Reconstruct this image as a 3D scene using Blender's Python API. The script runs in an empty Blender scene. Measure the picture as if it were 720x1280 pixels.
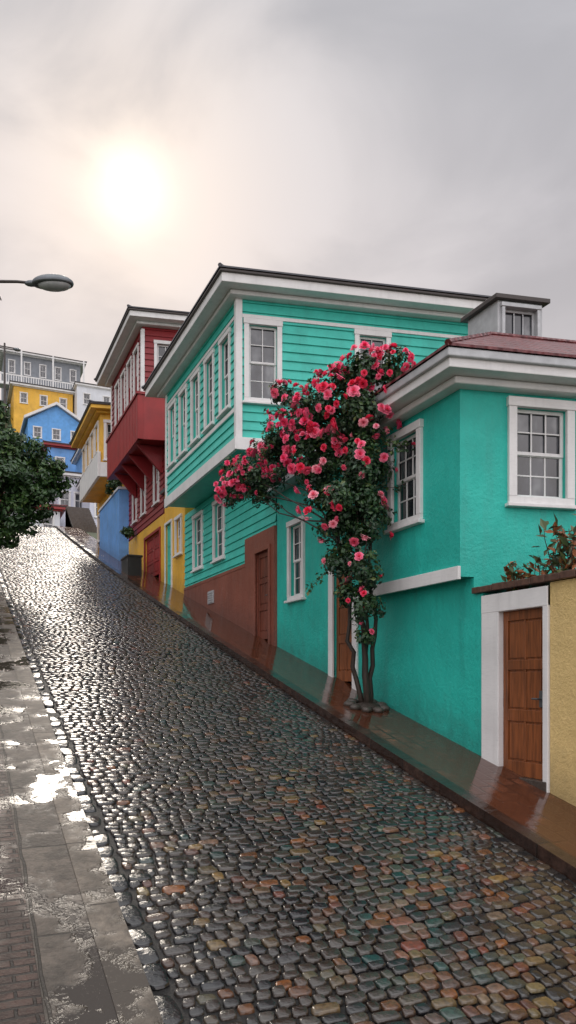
import bpy, math, random
import numpy as np
from mathutils import Vector
random.seed(7); rng=np.random.default_rng(7)
scene=bpy.context.scene
col=scene.collection

# ------------------------------------------------------------ terrain profile
def g(y):
    if y<-20: return -4.56+ (y+20)*0.02
    if y<=44: return .24*y+.0006*y*y
    z44=.24*44+.0006*44*44
    if y<=48:
        t=y-44; return z44+.293*t-.0335*t*t
    z48=z44+.293*4-.0335*16
    ys=[48,56,62,72,80,92,105,130,700]; zs=[z48,z48+.3,14.0,19.5,25.0,32.2,39.5,42,48]
    return float(np.interp(y,ys,zs))

# ------------------------------------------------------------ materials
def newmat(name):
    m=bpy.data.materials.new(name); m.use_nodes=True
    nt=m.node_tree; b=nt.nodes['Principled BSDF']
    return m,nt,b
def N(nt,t,**k):
    n=nt.nodes.new(t)
    for a,v in k.items():
        if a in n.inputs: n.inputs[a].default_value=v
        else: setattr(n,a,v)
    return n
def L(nt,a,b): nt.links.new(a,b)
def rgb(c): return (c[0],c[1],c[2],1)
def coords(nt,scale=(1,1,1)):
    tc=N(nt,'ShaderNodeNewGeometry'); mp=N(nt,'ShaderNodeMapping'); mp.inputs['Scale'].default_value=scale
    L(nt,tc.outputs['Position'],mp.inputs['Vector']); return mp.outputs['Vector']
def noise(nt,vec,scale,detail=4,rough=.55):
    n=N(nt,'ShaderNodeTexNoise'); n.inputs['Scale'].default_value=scale; n.inputs['Detail'].default_value=detail
    n.inputs['Roughness'].default_value=rough; L(nt,vec,n.inputs['Vector']); return n.outputs['Fac']
def ramp(nt,fac,stops):
    r=N(nt,'ShaderNodeValToRGB'); e=r.color_ramp.elements
    e[0].position=stops[0][0]; e[0].color=rgb(stops[0][1]); e[1].position=stops[-1][0]; e[1].color=rgb(stops[-1][1])
    for p,c in stops[1:-1]:
        x=e.new(p); x.color=rgb(c)
    L(nt,fac,r.inputs['Fac']); return r.outputs['Color']
def mix(nt,f,a,b,mode='MIX'):
    m=N(nt,'ShaderNodeMix',data_type='RGBA',blend_type=mode)
    if isinstance(f,(int,float)): m.inputs[0].default_value=f
    else: L(nt,f,m.inputs[0])
    for i,v in ((6,a),(7,b)):
        if isinstance(v,tuple): m.inputs[i].default_value=rgb(v)
        else: L(nt,v,m.inputs[i])
    return m.outputs[2]
def maprange(nt,v,a,b,c,d,smooth=False):
    m=N(nt,'ShaderNodeMapRange'); L(nt,v,m.inputs[0])
    if smooth: m.interpolation_type='SMOOTHSTEP'
    for i,x in enumerate((a,b,c,d)): m.inputs[i+1].default_value=x
    return m.outputs[0]
def M2(nt,op,a,b=None):
    n=N(nt,'ShaderNodeMath',operation=op)
    for i,x in enumerate((a,b)):
        if x is None: continue
        if isinstance(x,(int,float)): n.inputs[i].default_value=x
        else: L(nt,x,n.inputs[i])
    return n.outputs[0]
def bump(nt,b,h,strength,dist=.02,prev=None):
    n=N(nt,'ShaderNodeBump'); n.inputs['Strength'].default_value=strength; n.inputs['Distance'].default_value=dist
    L(nt,h,n.inputs['Height'])
    if prev is not None: L(nt,prev,n.inputs['Normal'])
    L(nt,n.outputs['Normal'],b.inputs['Normal']); return n.outputs['Normal']

def wallmat(name,c,rough=.6,stucco=.5,var=.25,stain=.35,sscale=20,splash_shade=.6):
    m,nt,b=newmat(name); v=coords(nt)
    n1=noise(nt,v,1.1,6,.6); n2=noise(nt,coords(nt,(2.8,2.8,.35)),1.6,6,.6); n3=noise(nt,v,38,3); n5=noise(nt,v,5.5,6,.65)
    dark=tuple(x*(1-var) for x in c); lite=tuple(min(1,x*(1+var*.5)+.012) for x in c)
    col1=ramp(nt,n1,[(.3,dark),(.55,c),(.75,lite)])
    st=maprange(nt,n2,.50,.72,0,stain)
    col2=mix(nt,st,col1,tuple(x*.5+.008 for x in c))
    pt=maprange(nt,n5,.58,.66,0,.20)
    col2=mix(nt,pt,col2,tuple(min(1,x*1.15+.04) for x in c))
    spk=maprange(nt,n3,.3,.7,.0,.20)
    col3=mix(nt,spk,col2,tuple(x*.7 for x in c))
    # damp, dirty foot of the wall, with contact shadow painted in, above the pavement
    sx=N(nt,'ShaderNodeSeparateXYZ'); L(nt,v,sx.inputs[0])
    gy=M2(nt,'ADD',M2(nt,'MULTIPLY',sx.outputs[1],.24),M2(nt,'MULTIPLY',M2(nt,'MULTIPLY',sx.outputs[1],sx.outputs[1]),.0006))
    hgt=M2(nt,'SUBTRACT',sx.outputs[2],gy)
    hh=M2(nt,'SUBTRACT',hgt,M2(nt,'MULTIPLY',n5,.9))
    foot=maprange(nt,hh,-.35,.28,splash_shade,0)
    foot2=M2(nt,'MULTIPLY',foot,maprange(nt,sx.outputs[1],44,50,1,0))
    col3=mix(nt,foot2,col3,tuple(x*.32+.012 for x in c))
    L(nt,col3,b.inputs['Base Color'])
    L(nt,maprange(nt,n2,.35,.7,rough,rough*.6),b.inputs['Roughness'])
    n4=noise(nt,v,sscale,6,.7); n6=noise(nt,v,3,3)
    bump(nt,b,M2(nt,'ADD',n4,n6),stucco,.03)
    return m
def paintmat(name,c,rough=.45,var=.12,grain=.25,stain=.25):
    m,nt,b=newmat(name); v=coords(nt)
    n1=noise(nt,v,2.2,5); n2=noise(nt,coords(nt,(1,1,7)),9,4); n3=noise(nt,coords(nt,(4,4,.5)),1.8,6,.65)
    a=ramp(nt,n1,[(.3,tuple(x*(1-var*2) for x in c)),(.6,c)])
    a=mix(nt,maprange(nt,n2,.5,.75,0,.3),a,tuple(x*.72 for x in c))
    a=mix(nt,maprange(nt,n3,.5,.72,0,stain),a,tuple(x*.5+.01 for x in c))
    L(nt,a,b.inputs['Base Color']); b.inputs['Roughness'].default_value=rough
    bump(nt,b,n2,grain,.006); return m
def plain(name,c,rough=.5,metal=0,var=.15,sc=6):
    m,nt,b=newmat(name); v=coords(nt)
    L(nt,ramp(nt,noise(nt,v,sc,4),[(.3,tuple(x*(1-var) for x in c)),(.7,tuple(x*(1+var) for x in c))]),b.inputs['Base Color'])
    b.inputs['Roughness'].default_value=rough; b.inputs['Metallic'].default_value=metal; return m

M={}
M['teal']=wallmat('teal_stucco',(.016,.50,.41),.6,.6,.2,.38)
M['teal_board']=paintmat('teal_boards',(.050,.55,.45),.5,.1)
M['white']=paintmat('white_paint',(.76,.75,.74),.45,.06,.25,.22)
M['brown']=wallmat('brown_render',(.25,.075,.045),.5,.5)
M['red_board']=paintmat('red_boards',(.26,.014,.018),.45,.12)
M['redwall']=paintmat('red_paint',(.31,.016,.016),.45,.12)
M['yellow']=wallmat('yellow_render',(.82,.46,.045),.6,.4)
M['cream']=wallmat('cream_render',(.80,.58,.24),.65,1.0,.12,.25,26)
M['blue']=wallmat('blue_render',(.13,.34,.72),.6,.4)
M['skyblue']=paintmat('light_blue_paint',(.12,.38,.80),.5)
M['gray']=paintmat('gray_paint',(.22,.24,.27),.55)
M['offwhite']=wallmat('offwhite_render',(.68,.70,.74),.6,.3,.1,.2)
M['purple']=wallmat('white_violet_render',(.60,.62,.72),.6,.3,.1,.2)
M['dark']=plain('dark_edge',(.045,.034,.03),.4)
M['black']=plain('black_plastic',(.012,.012,.013),.35)
M['greymetal']=plain('grey_metal',(.13,.14,.15),.35,.6)
M['slate']=plain('slate_roof',(.06,.06,.07),.35)
M['stone']=wallmat('kerb_stone',(.07,.055,.045),.35,.5,splash_shade=0)
M['zinc']=plain('weathered_zinc',(.42,.43,.44),.4,.2)
M['soil']=plain('soil',(.03,.02,.014),.7)
M['copper']=plain('coping_brick',(.10,.05,.035),.4,0,.4,14)

def woodmat(name,c,rough=.38):
    m,nt,b=newmat(name); v=coords(nt,(14,14,1.0))
    n=noise(nt,v,2.0,6,.6); n2=noise(nt,coords(nt),1.3,3)
    a=ramp(nt,n,[(.3,tuple(x*.45 for x in c)),(.5,c),(.72,tuple(min(1,x*1.5) for x in c))])
    a=mix(nt,maprange(nt,n2,.4,.7,0,.5),a,tuple(x*.5 for x in c))
    L(nt,a,b.inputs['Base Color']); b.inputs['Roughness'].default_value=rough; bump(nt,b,n,.4,.006); return m
M['wood']=woodmat('varnished_wood',(.22,.068,.020))
M['darkwood']=woodmat('dark_wood',(.15,.04,.022))

def glassmat():
    m,nt,b=newmat('window_glass'); v=coords(nt,(1,1,.6))
    n=noise(nt,v,2.2,3)
    L(nt,ramp(nt,n,[(.38,(.015,.018,.022)),(.55,(.05,.055,.065)),(.72,(.20,.21,.22))]),b.inputs['Base Color'])
    b.inputs['Roughness'].default_value=.06; b.inputs['IOR'].default_value=1.8
    n2=noise(nt,coords(nt),3,2); bump(nt,b,n2,.06,.02); return m
M['glass']=glassmat()

def roofmat():
    m,nt,b=newmat('red_tile_roof'); v=coords(nt)
    w=N(nt,'ShaderNodeTexWave',wave_type='BANDS',bands_direction='X'); w.inputs['Scale'].default_value=1.6; w.inputs['Distortion'].default_value=.0
    L(nt,v,w.inputs['Vector'])
    w2=N(nt,'ShaderNodeTexWave',wave_type='BANDS',bands_direction='Y'); w2.inputs['Scale'].default_value=1.2
    L(nt,v,w2.inputs['Vector'])
    n=noise(nt,v,7,6,.65)
    L(nt,ramp(nt,n,[(.3,(.06,.012,.014)),(.55,(.16,.03,.032)),(.8,(.30,.11,.11))]),b.inputs['Base Color'])
    b.inputs['Roughness'].default_value=.34
    bump(nt,b,M2(nt,'ADD',w.outputs['Fac'],w2.outputs['Fac']),.9,.05); return m
M['roof']=roofmat()

def cobblemat():
    m,nt,b=newmat('wet_cobble')
    at=N(nt,'ShaderNodeAttribute',attribute_name='rnd'); r=at.outputs['Fac']
    at2=N(nt,'ShaderNodeAttribute',attribute_name='warm'); wv=at2.outputs['Fac']
    v=coords(nt)
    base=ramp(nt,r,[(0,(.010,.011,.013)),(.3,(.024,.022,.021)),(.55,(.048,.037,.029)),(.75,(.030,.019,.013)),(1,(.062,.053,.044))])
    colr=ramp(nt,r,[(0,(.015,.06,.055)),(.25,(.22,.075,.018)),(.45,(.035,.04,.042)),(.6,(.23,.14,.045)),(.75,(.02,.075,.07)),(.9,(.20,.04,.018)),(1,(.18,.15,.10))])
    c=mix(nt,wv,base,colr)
    n=noise(nt,v,30,5); n2=noise(nt,v,.8,6,.62)
    c=mix(nt,maprange(nt,n,.35,.7,0,.6),c,(.010,.009,.009))
    L(nt,c,b.inputs['Base Color'])
    L(nt,M2(nt,'ADD',maprange(nt,n2,.38,.60,.03,.14),maprange(nt,n,.35,.7,0,.07)),b.inputs['Roughness']); b.inputs['IOR'].default_value=1.62
    bump(nt,b,M2(nt,'ADD',noise(nt,v,20,5,.55),noise(nt,v,8,2)),.36,.014)
    return m
M['cobble']=cobblemat()
def bedmat():
    m,nt,b=newmat('wet_road_bed'); v=coords(nt)
    L(nt,ramp(nt,noise(nt,v,12,5),[(.3,(.005,.005,.005)),(.7,(.016,.013,.011))]),b.inputs['Base Color'])
    b.inputs['Roughness'].default_value=.45; bump(nt,b,noise(nt,v,40,5,.7),.9,.02); return m
M['bed']=bedmat()
def pavemat(name,c1,c2,mortar,bw,rh,rot,rlo,rhi,ms=.012,puddle=(.45,.6),ior=1.4,bs=.7):
    m,nt,b=newmat(name); tc=N(nt,'ShaderNodeNewGeometry'); mp=N(nt,'ShaderNodeMapping'); mp.inputs['Rotation'].default_value=(0,0,rot)
    L(nt,tc.outputs['Position'],mp.inputs['Vector'])
    br=N(nt,'ShaderNodeTexBrick'); br.inputs['Scale'].default_value=1; br.inputs['Brick Width'].default_value=bw; br.inputs['Row Height'].default_value=rh
    br.inputs['Mortar Size'].default_value=ms; br.inputs['Mortar Smooth'].default_value=.3; br.inputs['Bias'].default_value=0
    br.inputs['Color1'].default_value=rgb(c1); br.inputs['Color2'].default_value=rgb(c2); br.inputs['Mortar'].default_value=rgb(mortar)
    nz=N(nt,'ShaderNodeTexNoise'); nz.inputs['Scale'].default_value=2.5; L(nt,mp.outputs[0],nz.inputs['Vector'])
    ad=N(nt,'ShaderNodeVectorMath',operation='MULTIPLY_ADD'); L(nt,nz.outputs['Color'],ad.inputs[0]); ad.inputs[1].default_value=(.05,.05,0); L(nt,mp.outputs[0],ad.inputs[2])
    L(nt,ad.outputs[0],br.inputs['Vector'])
    v=tc.outputs['Position']
    n=noise(nt,v,1.5,7,.60); n2=noise(nt,v,24,6,.65); n3=noise(nt,v,5,6,.65)
    c=mix(nt,maprange(nt,n2,.35,.7,0,.5),br.outputs['Color'],mortar)
    c=mix(nt,maprange(nt,n3,.40,.60,0,.75),c,tuple(x*.35 for x in c2))
    wet=maprange(nt,n,puddle[0],puddle[1],0,1)
    c=mix(nt,wet,c,tuple(x*.30 for x in c1))
    L(nt,c,b.inputs['Base Color']); b.inputs['IOR'].default_value=ior
    L(nt,maprange(nt,wet,0,1,rhi,rlo),b.inputs['Roughness'])
    h=M2(nt,'SUBTRACT',M2(nt,'ADD',n2,n3),M2(nt,'MULTIPLY',br.outputs['Fac'],1.6))
    bump(nt,b,M2(nt,'MULTIPLY',h,maprange(nt,wet,0,1,1,.12)),bs,.018)
    return m
M['tiles']=pavemat('wet_red_tiles',(.24,.080,.040),(.13,.048,.028),(.015,.009,.007),.4,.2,math.radians(90),.03,.16,.018,(.32,.52),1.6,.22)
M['slab']=pavemat('wet_slabs',(.125,.10,.08),(.09,.075,.062),(.02,.017,.014),1.3,.5,math.radians(90),.05,.5,.012,(.46,.54),1.36)
M['brickpave']=pavemat('wet_brick_paving',(.080,.040,.030),(.05,.028,.022),(.010,.008,.007),.22,.08,0,.08,.45,.012,(.45,.58),1.36)
M['concrete']=pavemat('wet_kerb_concrete',(.20,.165,.13),(.15,.125,.10),(.04,.033,.028),1.0,5,math.radians(90),.06,.5,.010,(.48,.56),1.36)
M['kerbred']=pavemat('wet_red_kerb',(.075,.038,.026),(.05,.028,.022),(.010,.008,.006),.8,5,math.radians(90),.06,.22,.012,(.4,.6),1.5,.4)
M['hill']=plain('hillside',(.045,.06,.028),.9,0,.5,.6)

def leafmat(name,stops,rough=.4):
    m,nt,b=newmat(name); at=N(nt,'ShaderNodeAttribute',attribute_name='rnd')
    L(nt,ramp(nt,at.outputs['Fac'],stops),b.inputs['Base Color']); b.inputs['Roughness'].default_value=rough
    return m
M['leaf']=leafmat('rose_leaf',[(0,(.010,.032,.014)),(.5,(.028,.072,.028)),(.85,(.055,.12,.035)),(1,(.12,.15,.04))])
M['treeleaf']=leafmat('tree_leaf',[(0,(.010,.032,.009)),(.5,(.030,.075,.018)),(.9,(.065,.13,.028)),(1,(.11,.17,.04))])
M['gardenleaf']=leafmat('garden_leaf',[(0,(.03,.06,.02)),(.45,(.08,.10,.03)),(.7,(.25,.09,.03)),(1,(.38,.13,.05))])
M['bark']=woodmat('bark',(.035,.024,.017),.6)
def petal(name,a,b_):
    m,nt,b=newmat(name); at=N(nt,'ShaderNodeAttribute',attribute_name='rnd')
    L(nt,ramp(nt,at.outputs['Fac'],[(0,a),(1,b_)]),b.inputs['Base Color']); b.inputs['Roughness'].default_value=.6
    return m
M['pet1']=petal('crimson_petal',(.75,.012,.07),(.93,.07,.16))
M['pet2']=petal('pink_petal',(.88,.05,.18),(.96,.24,.37))
M['pet3']=petal('light_pink_petal',(.92,.17,.29),(.97,.45,.52))

# ------------------------------------------------------------ mesh builder
WL={}
class MB:
    def __init__(s): s.v=[]; s.f=[]; s.m=[]; s.cur=0
    def quad(s,*p):
        i=len(s.v); s.v+= [tuple(q) for q in p]; s.f.append(tuple(range(i,i+len(p)))); s.m.append(s.cur)
    def hexa(s,P):
        i=len(s.v); s.v+=[tuple(p) for p in P]
        for f in ((0,1,2,3),(7,6,5,4),(0,4,5,1),(1,5,6,2),(2,6,7,3),(3,7,4,0)):
            s.f.append(tuple(i+k for k in f)); s.m.append(s.cur)
    def box(s,F,a0,a1,b0,b1,z0,z1):
        p=F.p
        s.hexa([p(a0,b0,z0),p(a1,b0,z0),p(a1,b1,z0),p(a0,b1,z0),p(a0,b0,z1),p(a1,b0,z1),p(a1,b1,z1),p(a0,b1,z1)])
    def prism(s,pts,z0,z1):
        i=len(s.v); n=len(pts)
        s.v+=[(x,y,z0) for x,y in pts]+[(x,y,z1) for x,y in pts]
        s.f.append(tuple(i+k for k in range(n))[::-1]); s.f.append(tuple(i+n+k for k in range(n)))
        s.m+=[s.cur]*2
        for k in range(n):
            s.f.append((i+k,i+(k+1)%n,i+n+(k+1)%n,i+n+k)); s.m.append(s.cur)
    def tube(s,path,rad,seg=8,cap=True):
        path=[Vector(p) for p in path]; i0=len(s.v); n=len(path)
        if not hasattr(rad,'__len__'): rad=[rad]*n
        up=Vector((0,0,1)); t=(path[1]-path[0]).normalized()
        if abs(t.dot(up))>.95: up=Vector((1,0,0))
        side=t.cross(up).normalized()
        for k in range(n):
            t=(path[min(k+1,n-1)]-path[max(k-1,0)]).normalized()
            side=(side-t*side.dot(t)).normalized(); u2=t.cross(side)
            for j in range(seg):
                a=2*math.pi*j/seg
                s.v.append(tuple(path[k]+(side*math.cos(a)+u2*math.sin(a))*rad[k]))
        for k in range(n-1):
            for j in range(seg):
                a=i0+k*seg+j; b=i0+k*seg+(j+1)%seg
                s.f.append((a,b,b+seg,a+seg)); s.m.append(s.cur)
        if cap:
            s.f.append(tuple(i0+j for j in range(seg))[::-1]); s.f.append(tuple(i0+(n-1)*seg+j for j in range(seg))); s.m+=[s.cur]*2
    def ellipsoid(s,c,r,seg=16,rings=8,rz=0,zmin=-1):
        i0=len(s.v)
        for k in range(rings+1):
            th=math.pi*k/rings
            for j in range(seg):
                a=2*math.pi*j/seg
                x=r[0]*math.sin(th)*math.cos(a); y=r[1]*math.sin(th)*math.sin(a); z=r[2]*max(zmin,math.cos(th))
                s.v.append((c[0]+x*math.cos(rz)-y*math.sin(rz),c[1]+x*math.sin(rz)+y*math.cos(rz),c[2]+z))
        for k in range(rings):
            for j in range(seg):
                a=i0+k*seg+j; b=i0+k*seg+(j+1)%seg
                s.f.append((a,a+seg,b+seg,b)); s.m.append(s.cur)
class Face:
    def __init__(s,O,u,n): s.O=O; s.u=u; s.n=n
    def p(s,a,b,z): return (s.O[0]+s.u[0]*a+s.n[0]*b, s.O[1]+s.u[1]*a+s.n[1]*b, z)

def make(name,mb,mats,parent=None,smooth=False,bevel=0,attrs=None,fixn=True,label=None):
    V=np.array(mb.v if isinstance(mb,MB) else mb[0],dtype=float); Fs=mb.f if isinstance(mb,MB) else mb[1]
    o3=np.array([(V[:,0].min()+V[:,0].max())/2,(V[:,1].min()+V[:,1].max())/2,V[:,2].min()])
    me=bpy.data.meshes.new(name)
    me.from_pydata((V-o3).tolist(),[],Fs)
    if not isinstance(mats,(list,tuple)): mats=[mats]
    for mm in mats: me.materials.append(mm)
    if isinstance(mb,MB) and len(mats)>1: me.polygons.foreach_set('material_index',mb.m)
    if fixn:
        import bmesh
        bm=bmesh.new(); bm.from_mesh(me); bmesh.ops.recalc_face_normals(bm,faces=bm.faces); bm.to_mesh(me); bm.free()
    if smooth: me.polygons.foreach_set('use_smooth',[True]*len(me.polygons))
    if attrs:
        for k,vals in attrs.items():
            at=me.attributes.new(k,'FLOAT','POINT'); at.data.foreach_set('value',np.asarray(vals,dtype=np.float32))
    me.update()
    ob=bpy.data.objects.new(name,me); col.objects.link(ob)
    wl=Vector(o3); WL[ob.name]=wl
    if parent is not None:
        ob.parent=parent; ob.location=wl-WL[parent.name]
    else: ob.location=wl
    if bevel:
        bv=ob.modifiers.new('bevel','BEVEL'); bv.width=bevel; bv.segments=2; bv.limit_method='ANGLE'
    if label: ob['label']=label
    return ob
def empty(name,loc,label,category,group=None):
    ob=bpy.data.objects.new(name,None); col.objects.link(ob); ob.location=loc; ob.empty_display_size=.3
    WL[ob.name]=Vector(loc); ob['label']=label; ob['category']=category
    if group: ob['group']=group
    return ob

ang=math.atan2(-.212,.978); E=(math.cos(ang),math.sin(ang))
def rect(x,y0,y1,w,e=E):
    return [(x,y0),(x+e[0]*w,y0+e[1]*w),(x+e[0]*w,y1+e[1]*w),(x,y1)]
def offset(pts,d):
    n=len(pts); out=[]; cx=sum(p[0] for p in pts)/n; cy=sum(p[1] for p in pts)/n
    lines=[]
    for i in range(n):
        a=pts[i]; b=pts[(i+1)%n]; dx,dy=b[0]-a[0],b[1]-a[1]; l=math.hypot(dx,dy); nx,ny=dy/l,-dx/l
        if (a[0]-cx)*nx+(a[1]-cy)*ny<0: nx,ny=-nx,-ny
        lines.append((nx,ny,nx*a[0]+ny*a[1]+d))
    for i in range(n):
        a=lines[i-1]; b=lines[i]; det=a[0]*b[1]-a[1]*b[0]
        out.append(((a[2]*b[1]-b[2]*a[1])/det,(a[0]*b[2]-b[0]*a[2])/det))
    return out

class House:
    def __init__(s,name,label,base,category='house',group='houses along the steep street'):
        s.root=empty(name,base,label,category,group); s.vols=[]
    def vol(s,pts,z0,z1,mat,board=0):
        s.vols.append(dict(pts=pts,z0=z0,z1=z1,mat=mat,board=board,op={'front':[],'street':[],'back':[],'right':[]})); return len(s.vols)-1
    def face(s,v,side):
        p=s.vols[v]['pts']; A,B={'front':(p[0],p[1]),'street':(p[0],p[3]),'back':(p[3],p[2]),'right':(p[1],p[2])}[side]
        cx=sum(q[0] for q in p)/4; cy=sum(q[1] for q in p)/4
        dx,dy=B[0]-A[0],B[1]-A[1]; l=math.hypot(dx,dy); u=(dx/l,dy/l); n=(u[1],-u[0])
        if (A[0]-cx)*n[0]+(A[1]-cy)*n[1]<0: n=(-n[0],-n[1])
        F=Face(A,u,n); F.len=l; return F
    def window(s,v,side,a0,a1,z0,z1,cas=.1,cols=2,rows=2,mat='white'):
        F=s.face(v,side); c=cas
        o=(a0+c,a1-c,z0+c,z1-c); s.vols[v]['op'][side].append(o)
        mb=MB(); d=.055
        mb.box(F,a0,a0+c,-.01,d,z0+c,z1-c); mb.box(F,a1-c,a1,-.01,d,z0+c,z1-c)
        mb.box(F,a0-.015,a1+.015,-.01,d+.012,z1-c,z1+.01); mb.box(F,a0,a1,-.01,d-.003,z0+.02,z0+c)
        w=mb
        A0,A1,Z0,Z1=o; st=.05; zm=(Z0+Z1)/2
        for (q0,q1,bb) in ((zm-.02,Z1,-.045),(Z0,zm+.02,-.065)):
            w.box(F,A0,A0+st,bb-.03,bb,q0,q1); w.box(F,A1-st,A1,bb-.03,bb,q0,q1)
            w.box(F,A0+st,A1-st,bb-.03,bb-.001,q0,q0+st); w.box(F,A0+st,A1-st,bb-.03,bb-.001,q1-st,q1)
            for i in range(1,cols):
                x=A0+st+(A1-A0-2*st)*i/cols; w.box(F,x-.011,x+.011,bb-.026,bb-.006,q0+st,q1-st)
            for i in range(1,rows):
                z=q0+st+(q1-q0-2*st)*i/rows; w.box(F,A0+st,A1-st,bb-.025,bb-.008,z-.011,z+.011)
        ob=make('window',w,M[mat],s.root,bevel=.006)
        gb=MB(); gb.quad(F.p(A0,-.085,Z0),F.p(A1,-.085,Z0),F.p(A1,-.085,Z1),F.p(A0,-.085,Z1))
        make('pane',gb,M['glass'],ob,fixn=False)
        sb=MB(); sb.box(F,a0-.04,a1+.04,-.01,d+.05,z0-.03,z0+.02); make('sill',sb,M[mat],ob,bevel=.008)
        return ob
    def door(s,v,side,a0,a1,z0,z1,mat='wood',cas=.16,casmat='white',leaves=1,label=None):
        F=s.face(v,side); s.vols[v]['op'][side].append((a0,a1,z0-2,z1))
        door_geo(F,a0,a1,z0,z1,mat,cas,casmat,s.root,leaves,label)
    def finish(s):
        for i,v in enumerate(s.vols):
            mb=MB()
            for side in ('front','street','back','right'):
                F=s.face(i,side); ops=v['op'][side]
                bd=v['board']; z0,z1=v['z0'],v['z1']
                zs={z0,z1}; As={0,F.len}
                for o in ops:
                    for z in o[2:]:
                        if z0<z<z1: zs.add(z)
                    for a in o[:2]:
                        if 0<a<F.len: As.add(a)
                if bd:
                    k=math.ceil(z0/bd)
                    while k*bd<z1: zs.add(k*bd); k+=1
                zs=sorted(zs); As=sorted(As)
                def bof(z,up):
                    if not bd: return 0
                    f=(z/bd)-math.floor(z/bd+1e-6)
                    if not up and f<1e-4: f=1
                    return .030*(1-f)
                for zi in range(len(zs)-1):
                    q0,q1=zs[zi],zs[zi+1]
                    if q1-q0<1e-5: continue
                    b0=bof(q0,True); b1=bof(q1,False)
                    for ai in range(len(As)-1):
                        x0,x1=As[ai],As[ai+1]; mx=(x0+x1)/2; mz=(q0+q1)/2
                        if any(o[0]<mx<o[1] and o[2]<mz<o[3] for o in ops): continue
                        mb.quad(F.p(x0,b0,q0),F.p(x1,b0,q0),F.p(x1,b1,q1),F.p(x0,b1,q1))
                        if bd and abs(q0/bd-round(q0/bd))<1e-4:
                            mb.quad(F.p(x0,0,q0),F.p(x1,0,q0),F.p(x1,b0,q0),F.p(x0,b0,q0))
                for o in ops:
                    a0,a1,q0,q1=o; q0=max(q0,z0); q1=min(q1,z1); dd=-.14
                    mb.quad(F.p(a0,0,q0),F.p(a0,dd,q0),F.p(a0,dd,q1),F.p(a0,0,q1)); mb.quad(F.p(a1,0,q0),F.p(a1,dd,q0),F.p(a1,dd,q1),F.p(a1,0,q1))
                    mb.quad(F.p(a0,0,q1),F.p(a1,0,q1),F.p(a1,dd,q1),F.p(a0,dd,q1)); mb.quad(F.p(a0,0,q0),F.p(a1,0,q0),F.p(a1,dd,q0),F.p(a0,dd,q0))
            p=v['pts']; mb.quad(*[(x,y,v['z0']) for x,y in p]); mb.quad(*[(x,y,v['z1']) for x,y in p])
            make('wall',mb,M[v['mat']],s.root,fixn=False)
    def trim(s,name,mb,mat,bevel=.008): return make(name,mb,M[mat],s.root,bevel=bevel)
    def tbox(s,name,mat,F,*a,bevel=.006):
        mb=MB(); mb.box(F,*a); return make(name,mb,M[mat],s.root,bevel=bevel)
    def hip(s,pts,over,z,rise,mat,fasmat='white',fh=.24,inset=None,gut='dark',gh=.05):
        ep=offset(pts,over)
        mb=MB(); mb.prism(ep,z-fh,z); f=make('fascia',mb,M[fasmat],s.root,bevel=.01)
        mb=MB(); mb.prism(offset(pts,over+.05),z-gh,z+.015); make('gutter',mb,M[fasmat if gut is None else gut],s.root,bevel=.015)
        mb=MB(); mb.prism(offset(pts,over*.45),z-fh-.10,z-fh-.002); make('cornice',mb,M[fasmat],s.root,bevel=.02)
        q=offset(pts,over+.07); dx=q[1][0]-q[0][0]; dy=q[1][1]-q[0][1]; l=math.hypot(dx,dy); e=(dx/l,dy/l)
        dep=abs(q[3][1]-q[0][1]); ins=inset if inset is not None else dep/2
        ins=min(ins,l*.45)
        m0=((q[0][0]+q[3][0])/2+e[0]*ins,(q[0][1]+q[3][1])/2+e[1]*ins); m1=((q[1][0]+q[2][0])/2-e[0]*ins,(q[1][1]+q[2][1])/2-e[1]*ins)
        mb=MB(); Z=z+.02; R=z+rise
        P=[(x,y,Z) for x,y in q]; r0=(*m0,R); r1=(*m1,R); P2=[(x,y,Z+.035) for x,y in q]
        for k in range(4): mb.quad(P[k],P[(k+1)%4],P2[(k+1)%4],P2[k])
        P=P2
        mb.quad(P[0],P[1],r1,r0); mb.quad(P[1],P[2],r1); mb.quad(P[2],P[3],r0,r1); mb.quad(P[3],P[0],r0)
        ob=make('roof',mb,M[mat],s.root,fixn=False)
        rb=MB(); 
        for a,b in ((P[0],r0),(P[1],r1),(r0,r1),(P[3],r0)): rb.tube([a,b],.045,6)
        make('ridge_cap',rb,M[mat],ob)
        return ep

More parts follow.
